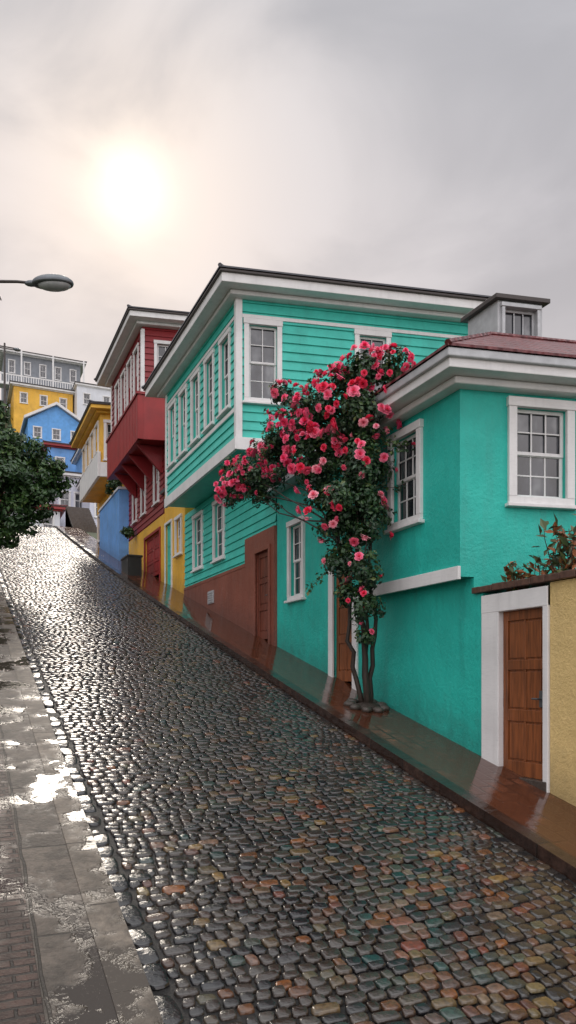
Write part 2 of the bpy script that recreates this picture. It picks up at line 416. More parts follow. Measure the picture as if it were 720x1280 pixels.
def door_geo(F,a0,a1,z0,z1,mat,cas,casmat,parent,leaves=1,label=None):
    mb=MB(); mb.box(F,a0,a1,-.12,-.075,z0,z1)
    W=(a1-a0)/leaves
    for k in range(leaves):
        x0=a0+k*W; x1=x0+W; s=.09
        mb.box(F,x0+.004,x0+s,-.075,-.05,z0,z1); mb.box(F,x1-s,x1-.004,-.075,-.05,z0,z1)
        H=z1-z0
        for r0,r1 in ((0,.09),(.33,.40),(.64,.70),(.94,1)):
            mb.box(F,x0+s,x1-s,-.075,-.052,z0+H*r0,z0+H*r1)
        cx=(x0+x1)/2
        for r0,r1 in ((.09,.33),(.40,.64),(.70,.94)):
            for aa,bb in ((x0+s+.025,cx-.02),(cx+.02,x1-s-.025)):
                mb.box(F,aa,bb,-.075,-.06,z0+H*r0+.025,z0+H*r1-.025)
            mb.box(F,cx-.018,cx+.018,-.075,-.054,z0+H*r0,z0+H*r1)
    d=make('door',mb,M[mat],parent,bevel=.006,label=label)
    hb=MB(); hb.tube([F.p(a0+.10,-.05,z0+.98),F.p(a0+.10,.01,z0+.98),F.p(a0+.19,.015,z0+.98)],.012,8); hb.box(F,a0+.07,a0+.13,-.05,-.043,z0+.88,z0+1.08)
    make('handle',hb,M['greymetal'],d)
    if cas:
        cb=MB(); cb.box(F,a0-cas,a0,-.02,.04,z0-.35,z1); cb.box(F,a1,a1+cas,-.02,.04,z0-.35,z1); cb.box(F,a0-cas,a1+cas,-.02,.043,z1,z1+cas)
        make('door_frame',cb,M[casmat],d,bevel=.008)
    return d

# ------------------------------------------------------------ ground, road, pavements
def strip(name,x0,x1,ys,dz,mats,side_l=None,side_r=None,nx=1,kind='structure'):
    mb=MB(); n=len(ys)
    xs=np.linspace(x0,x1,nx+1); prof=[]
    if side_l is not None: prof.append((x0,side_l))
    prof+=[(x,dz) for x in xs]
    if side_r is not None: prof.append((x1,side_r))
    m=len(prof)
    for y in ys:
        z=g(y)
        for x,d in prof: mb.v.append((x,y,z+d))
    for i in range(n-1):
        for j in range(m-1):
            a=i*m+j; mb.f.append((a,a+1,a+m+1,a+m)); mb.m.append(0)
    o=make(name,mb,mats,fixn=False); o['kind']=kind; return o
yg=[-600,-100,-20]+list(np.arange(-18,50,1.))+[50,53,56,59,62,67,72,76,80,86,92,98,105,117,130,300,700]
mb=MB(); xsg=[-600,-40,0,20,60,600]
for y in yg:
    for x in xsg: mb.v.append((x,y,g(y)-.09))
for i in range(len(yg)-1):
    for j in range(len(xsg)-1):
        a=i*len(xsg)+j; mb.f.append((a,a+1,a+len(xsg)+1,a+len(xsg))); mb.m.append(0)
o=make('ground',mb,M['hill'],fixn=False); o['kind']='structure'; o['label']='grassy sloping ground and hillside under the town'
ys=list(np.arange(-12,54.1,.5))
KX0,KX1=1.08,5.18
o=strip('road_bed',KX0-.05,KX1+.05,ys,-.016,M['bed']); o['label']='wet dark joint bed beneath the cobbles'
o=strip('pavement',-.9,.45,ys,.10,M['brickpave'],side_l=-.3); o['label']='wet red brick pavement strip'
o=strip('slab_pavement',.45,.84,ys,.104,M['slab']); o['label']='wet stone slab pavement with puddles'
o=strip('kerb',.84,KX0,ys,.112,M['concrete'],side_l=.0,side_r=-.3); o['label']='pale worn concrete kerb along the cobbles'
o=strip('kerb.001',KX1,KX1+.17,ys,.125,M['kerbred'],side_l=-.3,side_r=0); o['label']='dark red stone kerb along the tiled pavement'
o=strip('tiled_pavement',KX1+.17,6.5,ys,.118,M['tiles']); o['label']='wet reddish tiled pavement by the houses'

# cobbles
V=[];Fc=[];R=[];Wm=[]
def stone(cx,cy,w,h,zr,inset,seg=12,rv=None,yaw=0,warm=0,dome=.002,pw=5,tilt=.024):
    i=len(V); rv=random.random() if rv is None else rv
    rad=[]
    j=[random.uniform(.90,1.03) for _ in range(4)]
    sk=random.uniform(-.18,.18)
    for k in range(seg):
        a=2*math.pi*(k+.5)/seg
        ca,sa=math.cos(a),math.sin(a)
        q=(abs(ca)**pw+abs(sa)**pw)**(-1/pw); jj=j[int(4*k/seg)]*random.uniform(.96,1.02)
        rad.append((q*ca*w/2*jj+sk*q*sa*h/2,q*sa*h/2*jj))
    tx,ty=random.gauss(0,tilt),random.gauss(0,tilt*1.3)
    cyaw,syaw=math.cos(yaw),math.sin(yaw)
    rings=((1,-.024),(.965,-.006),(.89,-.0008),(.72,.0008))
    for (sc,dz) in rings:
        for (x,y) in rad:
            x*=sc;y*=sc; X=x*cyaw-y*syaw; Y=x*syaw+y*cyaw
            V.append((cx+X,cy+Y,g(cy+Y)+zr+dz+tx*X+ty*Y)); 
    V.append((cx,cy,g(cy)+zr+dome))
    nr=len(rings)
    n=nr*seg+1; R.extend([rv]*n); Wm.extend([warm]*n)
    for r in range(nr-1):
        for k in range(seg):
            a=i+r*seg+k; b=i+r*seg+(k+1)%seg; Fc.append((a,b,b+seg,a+seg))
    for k in range(seg): Fc.append((i+(nr-1)*seg+k,i+(nr-1)*seg+(k+1)%seg,i+nr*seg))
y=-1.0
ph=random.random()*6
while y<53:
    rh=random.uniform(.072,.120)
    x=1.27+random.uniform(-.03,.03)
    sg=12 if y<14 else 8
    while x<KX1-.03:
        w=random.uniform(.085,.15) if random.random()<.75 else random.uniform(.15,.22)
        w=min(w,KX1-x)
        if w<.06: break
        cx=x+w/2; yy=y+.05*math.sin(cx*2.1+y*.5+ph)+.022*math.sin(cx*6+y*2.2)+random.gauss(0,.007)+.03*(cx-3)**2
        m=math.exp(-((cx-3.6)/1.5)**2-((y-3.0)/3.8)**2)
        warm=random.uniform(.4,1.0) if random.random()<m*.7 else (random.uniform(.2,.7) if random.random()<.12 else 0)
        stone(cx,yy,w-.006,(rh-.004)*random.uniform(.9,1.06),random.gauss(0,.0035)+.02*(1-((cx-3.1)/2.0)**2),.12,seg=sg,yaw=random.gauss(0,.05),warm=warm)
        x+=w
    y+=rh
for gx0,gx1 in ((1.085,1.26),):
    y=-2
    while y<53:
        l=random.uniform(.18,.42); stone((gx0+gx1)/2+random.gauss(0,.01),y+l/2,(gx1-gx0)-.008,l-.01,-.002+random.gauss(0,.008),.10,rv=random.uniform(.0,.5),dome=.006,tilt=.04); y+=l
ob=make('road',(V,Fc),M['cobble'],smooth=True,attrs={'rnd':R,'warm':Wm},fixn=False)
ob['kind']='structure'; ob['label']='steep wet cobblestone street running uphill'

# ------------------------------------------------------------ HOUSE A (near turquoise)
A=House('turquoise_house','smooth turquoise stucco house with red hipped roof and wooden door',(8.5,9.5,g(8.2)))
a_low=A.vol(rect(6.4,8.147,11.30,5.8),1.0,4.5,'teal')
a_up=A.vol(rect(6.2,8.19,11.2,6.0),4.5,7.16,'teal')
c_w=A.vol(rect(6.4,11.31,14.94,4.2),2.0,7.2,'teal')
A.window(a_up,'front',.70,1.70,5.5,6.97,cas=.12,cols=3,rows=2)
A.window(a_up,'front',3.4,4.4,5.5,6.97,cas=.12,cols=3,rows=2)
A.window(a_up,'street',9.06-8.19,9.96-8.19,5.42,6.90,cas=.11,cols=3,rows=2)
A.window(c_w,'street',13.5-11.31,14.3-11.31,4.75,6.42,cas=.1)
A.door(c_w,'street',11.5-11.31,12.25-11.31,g(11.9)+.13,5.2,mat='wood',cas=.17)
ep=A.hip(A.vols[a_up]['pts'],.42,7.36,1.20,'roof',fh=.22,gut='zinc',gh=.10)
F=A.face(a_up,'street'); A.tbox('overhang_trim','white',F,-.02,3.0,.0,.05,4.46,4.64)
pts=A.vols[c_w]['pts']; q=offset(pts,.3)
mb=MB(); mb.prism(q,7.16,7.30); A.trim('fascia',mb,'zinc')
mb=MB(); q2=offset(pts,.34); mb.prism(q2,7.302,7.36); A.trim('roof',mb,'slate')
dp=[(8.66,10.37),(8.66+E[0]*.86,10.37+E[1]*.86),(8.66+E[0]*.86,11.2+E[1]*.86),(8.66,11.2)]
dv=A.vol(dp,7.6,9.78,'zinc')
A.window(dv,'front',.06,.80,8.6,9.72,cas=.06,cols=3,rows=1,mat='zinc')
mb=MB(); mb.prism(offset(dp,.09),9.78,9.86); A.trim('dormer_roof',mb,'dark')
A.finish()

# ------------------------------------------------------------ HOUSE B (main turquoise clapboard)
B=House('clapboard_house','turquoise clapboard house with overhanging upper floor and white trim',(8.5,18.5,g(18)))
b_up=B.vol(rect(5.6,15.28,21.3,5.55),8.2,11.6,'teal_board',.2)
b_l1=B.vol(rect(6.4,16.8,22.15,4.5),5.86,8.19,'teal_board',.2)
b_l2=B.vol(rect(6.4,14.97,16.795,4.5),6.5,8.19,'teal_board',.2)
b_b1=B.vol(rect(6.36,16.8,22.15,4.5),2.8,5.86,'brown')
b_b2=B.vol(rect(6.34,14.97,16.795,4.5),2.6,6.5,'brown')
B.window(b_up,'front',.14,.99,9.2,11.04,cas=.11)
B.window(b_up,'front',2.67,3.53,9.2,11.04,cas=.11)
for yc in (16.05,17.2,18.35,19.5,20.6):
    B.window(b_up,'street',yc-.38-15.28,yc+.38-15.28,9.22,11.0,cas=.10)
for yc in (18.85,20.75): B.window(b_l1,'street',yc-.48-16.8,yc+.48-16.8,6.3,7.95,cas=.1)
B.door(b_b2,'street',15.25-14.97,16.05-14.97,g(15.6)+.14,6.03,mat='darkwood',cas=.1,casmat='brown')
F=B.face(b_up,'front'); S=B.face(b_up,'street'); ln=F.len; sl=S.len
B.tbox('corner_board','white',F,-.05,.10,0,.05,8.42,11.5); B.tbox('corner_board','white',S,-.047,.10,0,.05,8.42,11.5)
B.tbox('corner_board','white',F,ln-.10,ln+.04,0,.05,8.42,11.5); B.tbox('corner_board','white',S,sl-.1,sl+.03,0,.05,8.42,11.5)
B.tbox('belt_trim','white',F,.10,ln-.1,0,.045,11.06,11.14); B.tbox('belt_trim','white',S,.10,sl-.1,0,.045,9.02,9.12); B.tbox('belt_trim','white',S,.10,sl-.1,0,.045,11.06,11.14)
B.tbox('overhang_trim','white',F,-.07,ln+.05,0,.07,8.15,8.42); B.tbox('overhang_trim','white',S,-.065,sl+.05,0,.07,8.152,8.42)
B.hip(B.vols[b_up]['pts'],.5,11.80,.9,'slate',fh=.24,gut='dark')
F=B.face(b_l1,'street'); B.tbox('base_trim','brown',F,0,F.len,0,.05,5.84,5.93)
F=B.face(b_b1,'street'); mb=MB()
for yv in (19.2,):
    mb.box(F,yv-16.8,yv-16.8+.5,0,.03,5.2,5.55)
    for k in range(5): mb.box(F,yv-16.8+.04,yv-16.8+.46,.03,.045,5.23+k*.062,5.26+k*.062)
B.trim('vent',mb,'zinc',.003)
B.finish()

# ------------------------------------------------------------ narrow yellow house
Y=House('yellow_house','narrow yellow rendered house with small white window and teal door',(8,23.4,g(23.4)))
v=Y.vol(rect(6.4,22.17,24.65,3),4.6,9.4,'yellow')
Y.window(v,'street',.3,1.05,7.05,8.3,cas=.09); Y.door(v,'street',1.55,2.3,g(24.1)+.13,8.3,mat='teal_board',cas=.08,casmat='white')
mb=MB(); mb.prism(offset(Y.vols[v]['pts'],.12),9.4,9.52); Y.trim('roof',mb,'slate'); Y.finish()

# ------------------------------------------------------------ red house
D=House('red_house','tall dark red wooden house with white windows over yellow base',(8,27,g(27)))
d_up=D.vol(rect(5.6,24.5,29.8,4.6),11.1,15.0,'red_board',.2)
d_m=D.vol(rect(6.4,24.7,30.35,4.0),8.75,11.09,'red_board',.2)
d_l=D.vol(rect(6.38,24.7,30.35,4.0),5.0,8.75,'yellow')
D.window(d_up,'front',.39,1.15,12.75,14.45,cas=.1); D.window(d_up,'front',2.2,2.96,12.75,14.45,cas=.1)
for yc in (25.3,26.4,27.5,28.6): D.window(d_up,'street',yc-24.5-.4,yc-24.5+.4,12.8,14.5,cas=.1)
for yc in (25.7,27.7,29.2): D.window(d_m,'street',yc-24.7-.4,yc-24.7+.4,9.3,10.95,cas=.1)
D.door(d_l,'street',.5,2.7,g(26.2)+.13,8.3,mat='redwall',cas=.1,casmat='redwall',leaves=2)
F=D.face(d_up,'front'); S=D.face(d_up,'street')
D.tbox('corner_board','white',F,-.04,.08,0,.05,12.7,14.8); D.tbox('corner_board','white',S,-.038,.08,0,.05,12.7,14.8); D.tbox('corner_board','white',S,S.len-.1,S.len+.02,0,.05,12.7,14.8)
mb=MB(); mb.box(S,-.18,S.len+.1,.0,.18,11.08,12.55); mb.box(F,-.17,1.6,.0,.17,11.08,12.55)
for k in range(22): mb.box(S,-.1+k*.25,-.07+k*.25,.17,.195,11.1,12.54)
D.trim('balcony_panel',mb,'redwall')
mb=MB(); mb.box(S,-.22,S.len+.14,.0,.23,12.55,12.64); mb.box(F,-.21,1.64,.0,.22,12.55,12.638); D.trim('balcony_rail',mb,'red_board')
for yy in (24.9,26.2,27.5,28.8):
    mb=MB(); a=yy-24.5; p=S.p
    mb.hexa([p(a,-.8,10.2),p(a+.12,-.8,10.2),p(a+.12,-.75,10.2),p(a,-.75,10.2),p(a,-.8,11.08),p(a+.12,-.8,11.08),p(a+.12,.1,11.08),p(a,.1,11.08)])
    D.trim('bracket',mb,'red_board')
D.hip(D.vols[d_up]['pts'],.5,15.2,.8,'slate',fh=.22,gut='dark')
D.finish()

# blue wall
G_=House('blue_house','low blue rendered annexe with plants on its flat top',(6.5,32.7,g(32.7)))
v=G_.vol(rect(6.0,30.42,35.0,.9),6.0,10.9,'blue'); mb=MB(); mb.prism(offset(G_.vols[v]['pts'],.05),10.9,11.0); G_.trim('coping',mb,'offwhite'); G_.finish()

# far yellow house
H=House('yellow_balcony_house','yellow house with white enclosed balcony and grey roof',(8,35,g(35)))
v0=H.vol(rect(6.4,31.6,38.0,3.6),7.5,11.99,'yellow')
v1=H.vol(rect(5.6,32.5,37.6,4.2),11.9,14.7,'yellow')
H.window(v1,'front',.15,1.15,12.6,14.35,cas=.12); 
for a in (.3,1.5,2.7,3.9): H.window(v1,'street',a,a+.9,13.05,14.4,cas=.1)
S=H.face(v1,'street'); F=H.face(v1,'front'); mb=MB(); mb.box(S,-.1,S.len,.0,.12,11.88,12.95); mb.box(F,-.11,1.3,.0,.1,11.88,12.5); H.trim('balcony_panel',mb,'white')
H.window(v0,'street',5.2,6.0,9.9,11.3,cas=.1)
H.hip(H.vols[v1]['pts'],.45,14.9,.7,'slate',fh=.2,fasmat='yellow'); H.finish()

# ------------------------------------------------------------ garden wall
gw=empty('garden_wall',(6.6,5,g(5)),'cream yellow rendered garden wall with brick coping and wooden door','wall')
Fg=Face((6.4,0),(0,1),(-1,0))
def gseg(mb,a0,a1,z1,z0=-2,b0=-.3,b1=0): mb.box(Fg,a0,a1,b0,b1,z0,z1)
DZ=g(7.2)+.13
mb=MB(); gseg(mb,1.0,6.74,4.26); make('wall',mb,M['cream'],gw,bevel=.01)
mb=MB(); gseg(mb,6.742,6.83,4.22,b1=.03); gseg(mb,7.62,7.96,4.22,b1=.03); gseg(mb,6.742,7.96,4.22,z0=3.98,b1=.033); 
make('door_surround',mb,M['white'],gw,bevel=.01)
mb=MB(); gseg(mb,7.962,8.147,4.26,b1=-.002); make('wall',mb,M['teal'],gw,label='turquoise rendered end of the wall')
mb=MB()
a=1.0
while a<8.1:
    l=min(.24,8.13-a); mb.box(Fg,a+.004,a+l-.004,-.36,.06,4.265,4.265+.085+random.uniform(-.006,.006)); a+=.24
make('coping',mb,M['copper'],gw,bevel=.008)
door_geo(Fg,6.83,7.62,DZ,3.98,'wood',0,'white',gw)
mb=MB(); mb.box(Fg,6.76,7.7,-.1,.04,DZ-.2,DZ-.002); make('door_step',mb,M['stone'],gw,bevel=.01)

mb=MB(); mb.prism([(6.72,1.0),(14,1.0),(14,6.6),(12.0,6.7),(6.72,7.9)],0,4.0); o=make('garden_bed',mb,M['soil']); o['kind']='structure'; o['label']='raised soil bed behind the garden wall'

# ------------------------------------------------------------ leaves
def leafmesh(C,Nrm,size,asp=.55,fold=.25):
    n=len(C); C=np.asarray(C); t=rng.normal(size=(n,3)); Nn=np.asarray(Nrm)+rng.normal(size=(n,3))*.6
    Nn/=np.linalg.norm(Nn,axis=1)[:,None]; t-=Nn*(t*Nn).sum(1)[:,None]; t/=np.linalg.norm(t,axis=1)[:,None]; s=np.cross(Nn,t)
    sz=(size*rng.uniform(.6,1.3,n))[:,None]
    P0=C-t*sz*.5; P2=C+t*sz*.5; P1=C+s*sz*asp*.5+Nn*sz*fold*.4; P3=C-s*sz*asp*.5+Nn*sz*fold*.4
    V=np.stack([P0,P1,P2,P3],1).reshape(-1,3); idx=np.arange(n)*4
    F=np.concatenate([np.stack([idx,idx+1,idx+2],1),np.stack([idx,idx+2,idx+3],1)]).tolist()
    return V,F
def clumped(blobs,per,sub=12,subr=.38):
    C=[];Nm=[];Sh=[]
    for (x,y,z,r) in blobs:
        k=max(4,int(sub)); n=int(per*(r/.4)**2/k)
        for _ in range(k):
            d=rng.normal(size=3); d/=np.linalg.norm(d); c=np.array((x,y,z))+d*r*rng.uniform(.35,1.0)
            q=rng.normal(size=(n,3)); q/=np.linalg.norm(q,axis=1)[:,None]; rr=r*subr*rng.uniform(.2,1.1,n)**.7
            pts=c+q*rr[:,None]; C.append(pts); Nm.append(q+d*.8+np.array((0,0,.5)))
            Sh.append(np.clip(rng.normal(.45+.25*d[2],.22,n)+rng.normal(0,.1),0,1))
    return np.concatenate(C),np.concatenate(Nm),np.concatenate(Sh)
def sc(b,f): return (b[0]*f,b[1]*f,3.1+(b[2]-3.1)*f,b[3]*f)
blobs=[sc(b,.94) for b in [(6.01,10.45,8.03,.38),(6.32,10.1,8.05,.30),(5.75,10.79,7.59,.54),(5.53,11.55,7.67,.44),(6.0,10.45,7.39,.48),(5.62,11.28,6.85,.55),(5.98,10.46,6.6,.46),(5.67,10.93,5.9,.45),(6.0,10.45,5.7,.42),(5.75,10.79,5.08,.30),(6.0,10.4,4.92,.33),(6.0,10.4,4.27,.26),(5.85,10.6,4.5,.22),(5.9,10.6,6.2,.5)]]
blobs+=[(5.4,12.48,7.22,.40),(5.29,13.18,7.08,.44),(5.12,13.9,7.0,.38),(5.3,13.3,6.72,.26),(5.2,11.9,8.1,.2),(5.0,14.3,6.95,.24),(5.35,12.1,7.5,.34),(5.0,14.0,7.35,.2)]
blobs+=[(5.75,9.95,3.75,.15),(5.6,9.8,5.3,.2)]
NB=len(blobs)
def wob(a,b,n,w):
    a=np.array(a,float); b=np.array(b,float); P=[]
    o=np.zeros(3)
    for i in range(n+1):
        t=i/n; o=o*.6+rng.normal(size=3)*w; P.append(a+(b-a)*t+o*math.sin(math.pi*min(1,t*1.0))*1.0)
    return [tuple(p) for p in P]
def taper(r0,r1,n): return [r0+(r1-r0)*i/n for i in range(n+1)]
rb=empty('climbing_rose',(6.0,10.4,g(10.4)+.1),'climbing rose with crimson and pink blooms against the turquoise wall','plant')
mb=MB(); bz=g(10.4)+.05
SC=[];SN=[];tipsF=[]
for k in range(38):
    b=blobs[int(rng.choice(NB-2))]; d=rng.normal(size=3)+np.array((-.35,-.35,.45)); d/=np.linalg.norm(d)
    c=np.array(b[:3]); a_=c+d*b[3]*.8; e_=c+d*(b[3]*1.15+rng.uniform(.12,.34))+np.array((0,0,-.05))
    P=wob(a_,e_,6,.014); mb.tube(P,taper(.006,.003,6),4)
    for t_ in range(1,7):
        for _ in range(6): SC.append(np.array(P[t_])+rng.normal(size=3)*.035); SN.append(d*.3+np.array((0,0,.8)))
    if rng.random()<.6: tipsF.append((np.array(P[-1]),d))
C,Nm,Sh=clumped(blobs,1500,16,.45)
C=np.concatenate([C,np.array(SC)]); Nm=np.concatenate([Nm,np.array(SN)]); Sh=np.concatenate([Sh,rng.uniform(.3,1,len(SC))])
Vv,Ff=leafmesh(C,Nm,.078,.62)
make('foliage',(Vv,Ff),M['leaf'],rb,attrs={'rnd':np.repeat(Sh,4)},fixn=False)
tops=[(5.6,9.9,5.0),(5.75,9.8,5.6),(5.4,10.3,5.5),(5.7,9.85,6.4)]
for (dx,dy,r0),tp in zip([(.0,.0,.065),(.05,-.03,.045),(-.04,.04,.045),(.03,.05,.035)],tops):
    mb.tube(wob((6.0+dx,10.35+dy,bz),tp,12,.045),taper(r0,.02,12),8)
for bl in blobs:
    s=random.choice(tops); mb.tube(wob(s,bl[:3],7,.04),taper(.018,.006,7),5)
mb.tube(wob((5.45,10.9,6.9),(5.1,14.1,7.0),12,.04),taper(.022,.007,12),5)
make('stem',mb,M['bark'],rb,smooth=True)
def rosemesh():
    Vf=[];Ff=[];Rf=[]
    for ring,(nr,rad,tilt,sz) in enumerate(((4,.016,1.25,.05),(5,.032,.85,.062),(6,.048,.45,.07),(6,.055,.12,.075))):
        for k in range(nr):
            a=2*math.pi*(k+.5*(ring%2))/nr+random.uniform(-.15,.15)
            ca,sa=math.cos(a),math.sin(a); i=len(Vf); szz=sz*random.uniform(.85,1.12)
            for r_ in (0,.5,1):
                for c_ in (-1,0,1):
                    wd=szz*.5*(.5,1,.75)[int(r_*2)]*c_
                    out=rad*.3+szz*r_*math.cos(tilt); up=szz*r_*math.sin(tilt)+.008*(3-ring)-(.006 if r_==1 and ring>1 else 0)+abs(c_)*.008
                    Vf.append((ca*out-sa*wd,sa*out+ca*wd,up)); Rf.append(min(1,.1+r_*.4+ring*.15))
            for rr in range(2):
                for cc in range(2):
                    q=i+rr*3+cc; Ff.append((q,q+1,q+4,q+3))
    return Vf,Ff,Rf
fm=[]
for mn in ('pet1','pet2','pet3'):
    a,b,c=rosemesh(); me=bpy.data.meshes.new('flower'); me.from_pydata(a,[],b); me.materials.append(M[mn])
    at=me.attributes.new('rnd','FLOAT','POINT'); at.data.foreach_set('value',c); me.polygons.foreach_set('use_smooth',[True]*len(b)); fm.append((me,a,b,c))
BL=np.array([b[:3] for b in blobs]); BR=np.array([b[3] for b in blobs])
wts=BR**2*np.array([2.0,2.0,1.8,1.8,1.1,1.3,.7,1.0,.35,.7,.25,.4,.5,.4,2.0,2.0,1.9,1.2,1.6,1.4,1.6,1.4,.2,.2]); wts/=wts.sum()
fl=[(p,d) for p,d in tipsF]; tries=0
while len(fl)<300 and tries<40000:
    tries+=1; k=rng.choice(len(blobs),p=wts); d=rng.normal(size=3)+np.array((-.55,-.75,.25)); d/=np.linalg.norm(d)
    if d@np.array((-.45,-.85,.0))<-.1: continue
    p=BL[k]+d*BR[k]*rng.uniform(1.0,1.25)
    if any(np.linalg.norm(p-BL[j])<BR[j]*.85 for j in range(len(BL)) if j!=k): continue
    if any(np.linalg.norm(p-q[0])<.065 for q in fl): continue
    fl.append((p,d))
fl.sort(key=lambda q:np.linalg.norm(q[0]-np.array((0,0,3.1))))
sV=[];sF=[];sR=[]
for i,(p,d) in enumerate(fl):
    near=(p[1]>11.6); u=random.random()
    if p[2]>6.9 and not near: typ=0 if u<.45 else (1 if u<.88 else 2)
    else: typ=1 if u<.55 else (2 if u<.80 else 0)
    dd=Vector(d)+Vector(rng.normal(size=3)*.5); q=dd.to_track_quat('Z','Y'); s=random.uniform(.45,.98)
    if i<97:
        ob=bpy.data.objects.new('flower',fm[typ][0]); col.objects.link(ob); ob.parent=rb; ob.location=Vector(p)-WL[rb.name]
        ob.rotation_mode='QUATERNION'; ob.rotation_quaternion=q; ob.scale=(s,s,s)
    else:
        n0=len(sV)
        sV+= [tuple(Vector(p)+q@(Vector(v)*s)) for v in fm[1][1]]; sF+=[tuple(n0+k for k in f) for f in fm[1][2]]; sR+=[max(0,min(1,x*.6+(.4 if typ==2 else 0)-(.25 if typ==0 else 0))) for x in fm[1][3]]
o=make('flower_mass',(sV,sF),M['pet2'],rb,smooth=True,attrs={'rnd':sR},fixn=False); o['kind']='stuff'
tr=empty('tree_pit',(6.0,10.35,g(10.35)+.1),'small dark stone ring of soil around the rose stems','planter')
mb=MB()
for k in range(9):
    a=2*math.pi*k/9; mb.ellipsoid((6.0+.27*math.cos(a),10.35+.27*math.sin(a),g(10.35+.27*math.sin(a))+.14),(.11,.085,.06),10,6,rz=a)
make('stone_ring',mb,M['stone'],tr,smooth=True)
mb=MB(); mb.ellipsoid((6.0,10.35,g(10.35)+.10),(.25,.25,.1)); make('soil',mb,M['soil'],tr,smooth=True)

# garden plants behind wall
for i,(x,y,hh,n) in enumerate([(6.62,7.55,.35,26),(6.7,7.25,.45,26),(6.75,6.9,.8,30),(6.62,6.6,.7,34),(6.8,6.35,.95,34),(6.7,6.05,.7,34),(6.8,5.6,.8,30)]):
    pl=empty('garden_plant',(x,y,4.0),'leafy garden shrub with reddish leaves above the wall coping','plant','shrubs behind the garden wall')
    mb=MB(); C=[];Nn=[]
    for s_ in range(7):
        tip=(x+random.uniform(-.24,.2),y+random.uniform(-.24,.24),4.0+.25+hh*random.uniform(.5,1.0))
        P=wob((x,y,3.98),tip,6,.02); mb.tube(P,taper(.011,.004,6),5)
        for t_ in range(2,7):
            for _ in range(3):
                C.append(np.array(P[t_])+rng.normal(size=3)*.06); Nn.append((0,-.4,.8))
    make('stem',mb,M['bark'],pl,smooth=True)
    Vv,Ff=leafmesh(C,Nn,.17,.42); make('foliage',(Vv,Ff),M['gardenleaf'],pl,attrs={'rnd':np.repeat(rng.uniform(0,1,len(C)),4)},fixn=False)

# ------------------------------------------------------------ tree at the pavement
tx,ty=.55,23.6; tz=g(ty)
tr=empty('street_tree',(tx,ty,tz),'dense dark green broadleaf tree beside the street','tree')
tb=[(1.25,23.5,9.1,.95),(2.1,23.3,9.0,.8),(.5,23.5,9.6,.9),(1.3,23.4,10.1,.75),(.6,23.6,8.2,.8),(1.5,23.4,8.1,.75),(2.6,23.2,9.0,.5),(.9,23.2,10.7,.5),(2.1,23.4,9.9,.5),(-.3,23.6,9.2,.9),(.0,23.7,10.1,.7),(2.2,23.2,8.3,.5),(1.2,22.9,9.0,.7),(.8,23.3,7.4,.55),(1.3,23.3,7.3,.35),(2.75,23.2,9.5,.28)]
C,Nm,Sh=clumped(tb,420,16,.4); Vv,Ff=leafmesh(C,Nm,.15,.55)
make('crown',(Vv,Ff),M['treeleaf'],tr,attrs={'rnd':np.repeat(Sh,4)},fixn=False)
mb=MB(); mb.tube(wob((tx,ty,tz-.1),(tx+.1,ty,8.3),7,.03),taper(.16,.11,7),9)
for b_ in tb: mb.tube(wob((tx+.1,ty,8.0),b_[:3],5,.05),taper(.07,.02,5),6)
make('trunk',mb,M['bark'],tr,smooth=True)

def shrub(c,r,label,size=.12,per=500,mat='treeleaf',name='shrub',group=None):
    e_=empty(name,(c[0],c[1],c[2]-r*.6),label,'shrub',group)
    bl=[(c[0]+random.uniform(-.5,.5)*r,c[1]+random.uniform(-.5,.5)*r,c[2]+random.uniform(-.3,.3)*r,r*random.uniform(.45,.7)) for _ in range(5)]
    C,Nm,Sh=clumped(bl,per*(.4/r)**2*r/.4,8,.45); Vv,Ff=leafmesh(C,Nm,size,.6)
    make('foliage',(Vv,Ff),M[mat],e_,attrs={'rnd':np.repeat(Sh,4)},fixn=False)
    mb=MB(); 
    for b_ in bl: mb.tube([(c[0],c[1],c[2]-r*.9),b_[:3]],[.03,.01],5)
    make('stem',mb,M['bark'],e_)
shrub((6.15,31.2,11.3),.5,'green shrub growing on top of the blue annexe')
shrub((6.05,29.0,8.9),.3,'small green creeper by the red house wall')

# ------------------------------------------------------------ street lamp
lp=empty('street_lamp',(.14,13.07,g(13.07)+.1),'grey street lamp with long arm and oval head over the street','street lamp')
zt=9.55
mb=MB(); mb.tube([(.14,13.07,g(13.07)),(.14,13.07,g(13.07)+.9),(.14,13.07,g(13.07)+.95),(.14,13.07,zt-.3),(.14,13.07,zt+.1)],[.11,.11,.08,.055,.05],12); make('pole',mb,M['greymetal'],lp,smooth=True)
ad=Vector((1.40-.14,12.5-13.07,0)).normalized(); p0=Vector((.14,13.07,zt-.02))
mb=MB(); mb.tube([p0,p0+ad*.4+Vector((0,0,.035)),p0+ad*.8+Vector((0,0,.03)),p0+ad*1.12],[.03,.027,.024,.022],8)
pts=[]
for k in range(15):
    t=k/14; a=t*4.6; r=.2*(1-t*.75); pts.append(p0+ad*(.34+r*math.cos(a))+Vector((0,0,-.27+r*math.sin(a))))
mb.tube(pts,.011,6); make('arm',mb,M['dark'],lp,smooth=True)
hc=p0+ad*1.38; rz=math.atan2(ad.y,ad.x)
mb=MB(); mb.ellipsoid((hc.x,hc.y,hc.z+.0),(.34,.17,.125),24,12,rz=rz,zmin=-.25); mb.ellipsoid((hc.x-ad.x*.34,hc.y-ad.y*.34,hc.z),(.12,.055,.05),12,8,rz=rz)
make('lamp_head',mb,M['greymetal'],lp,smooth=True)
mb=MB(); mb.ellipsoid((hc.x+ad.x*.03,hc.y+ad.y*.03,hc.z-.03),(.27,.135,.085),20,10,rz=rz); make('lens',mb,M['zinc'],lp,smooth=True)

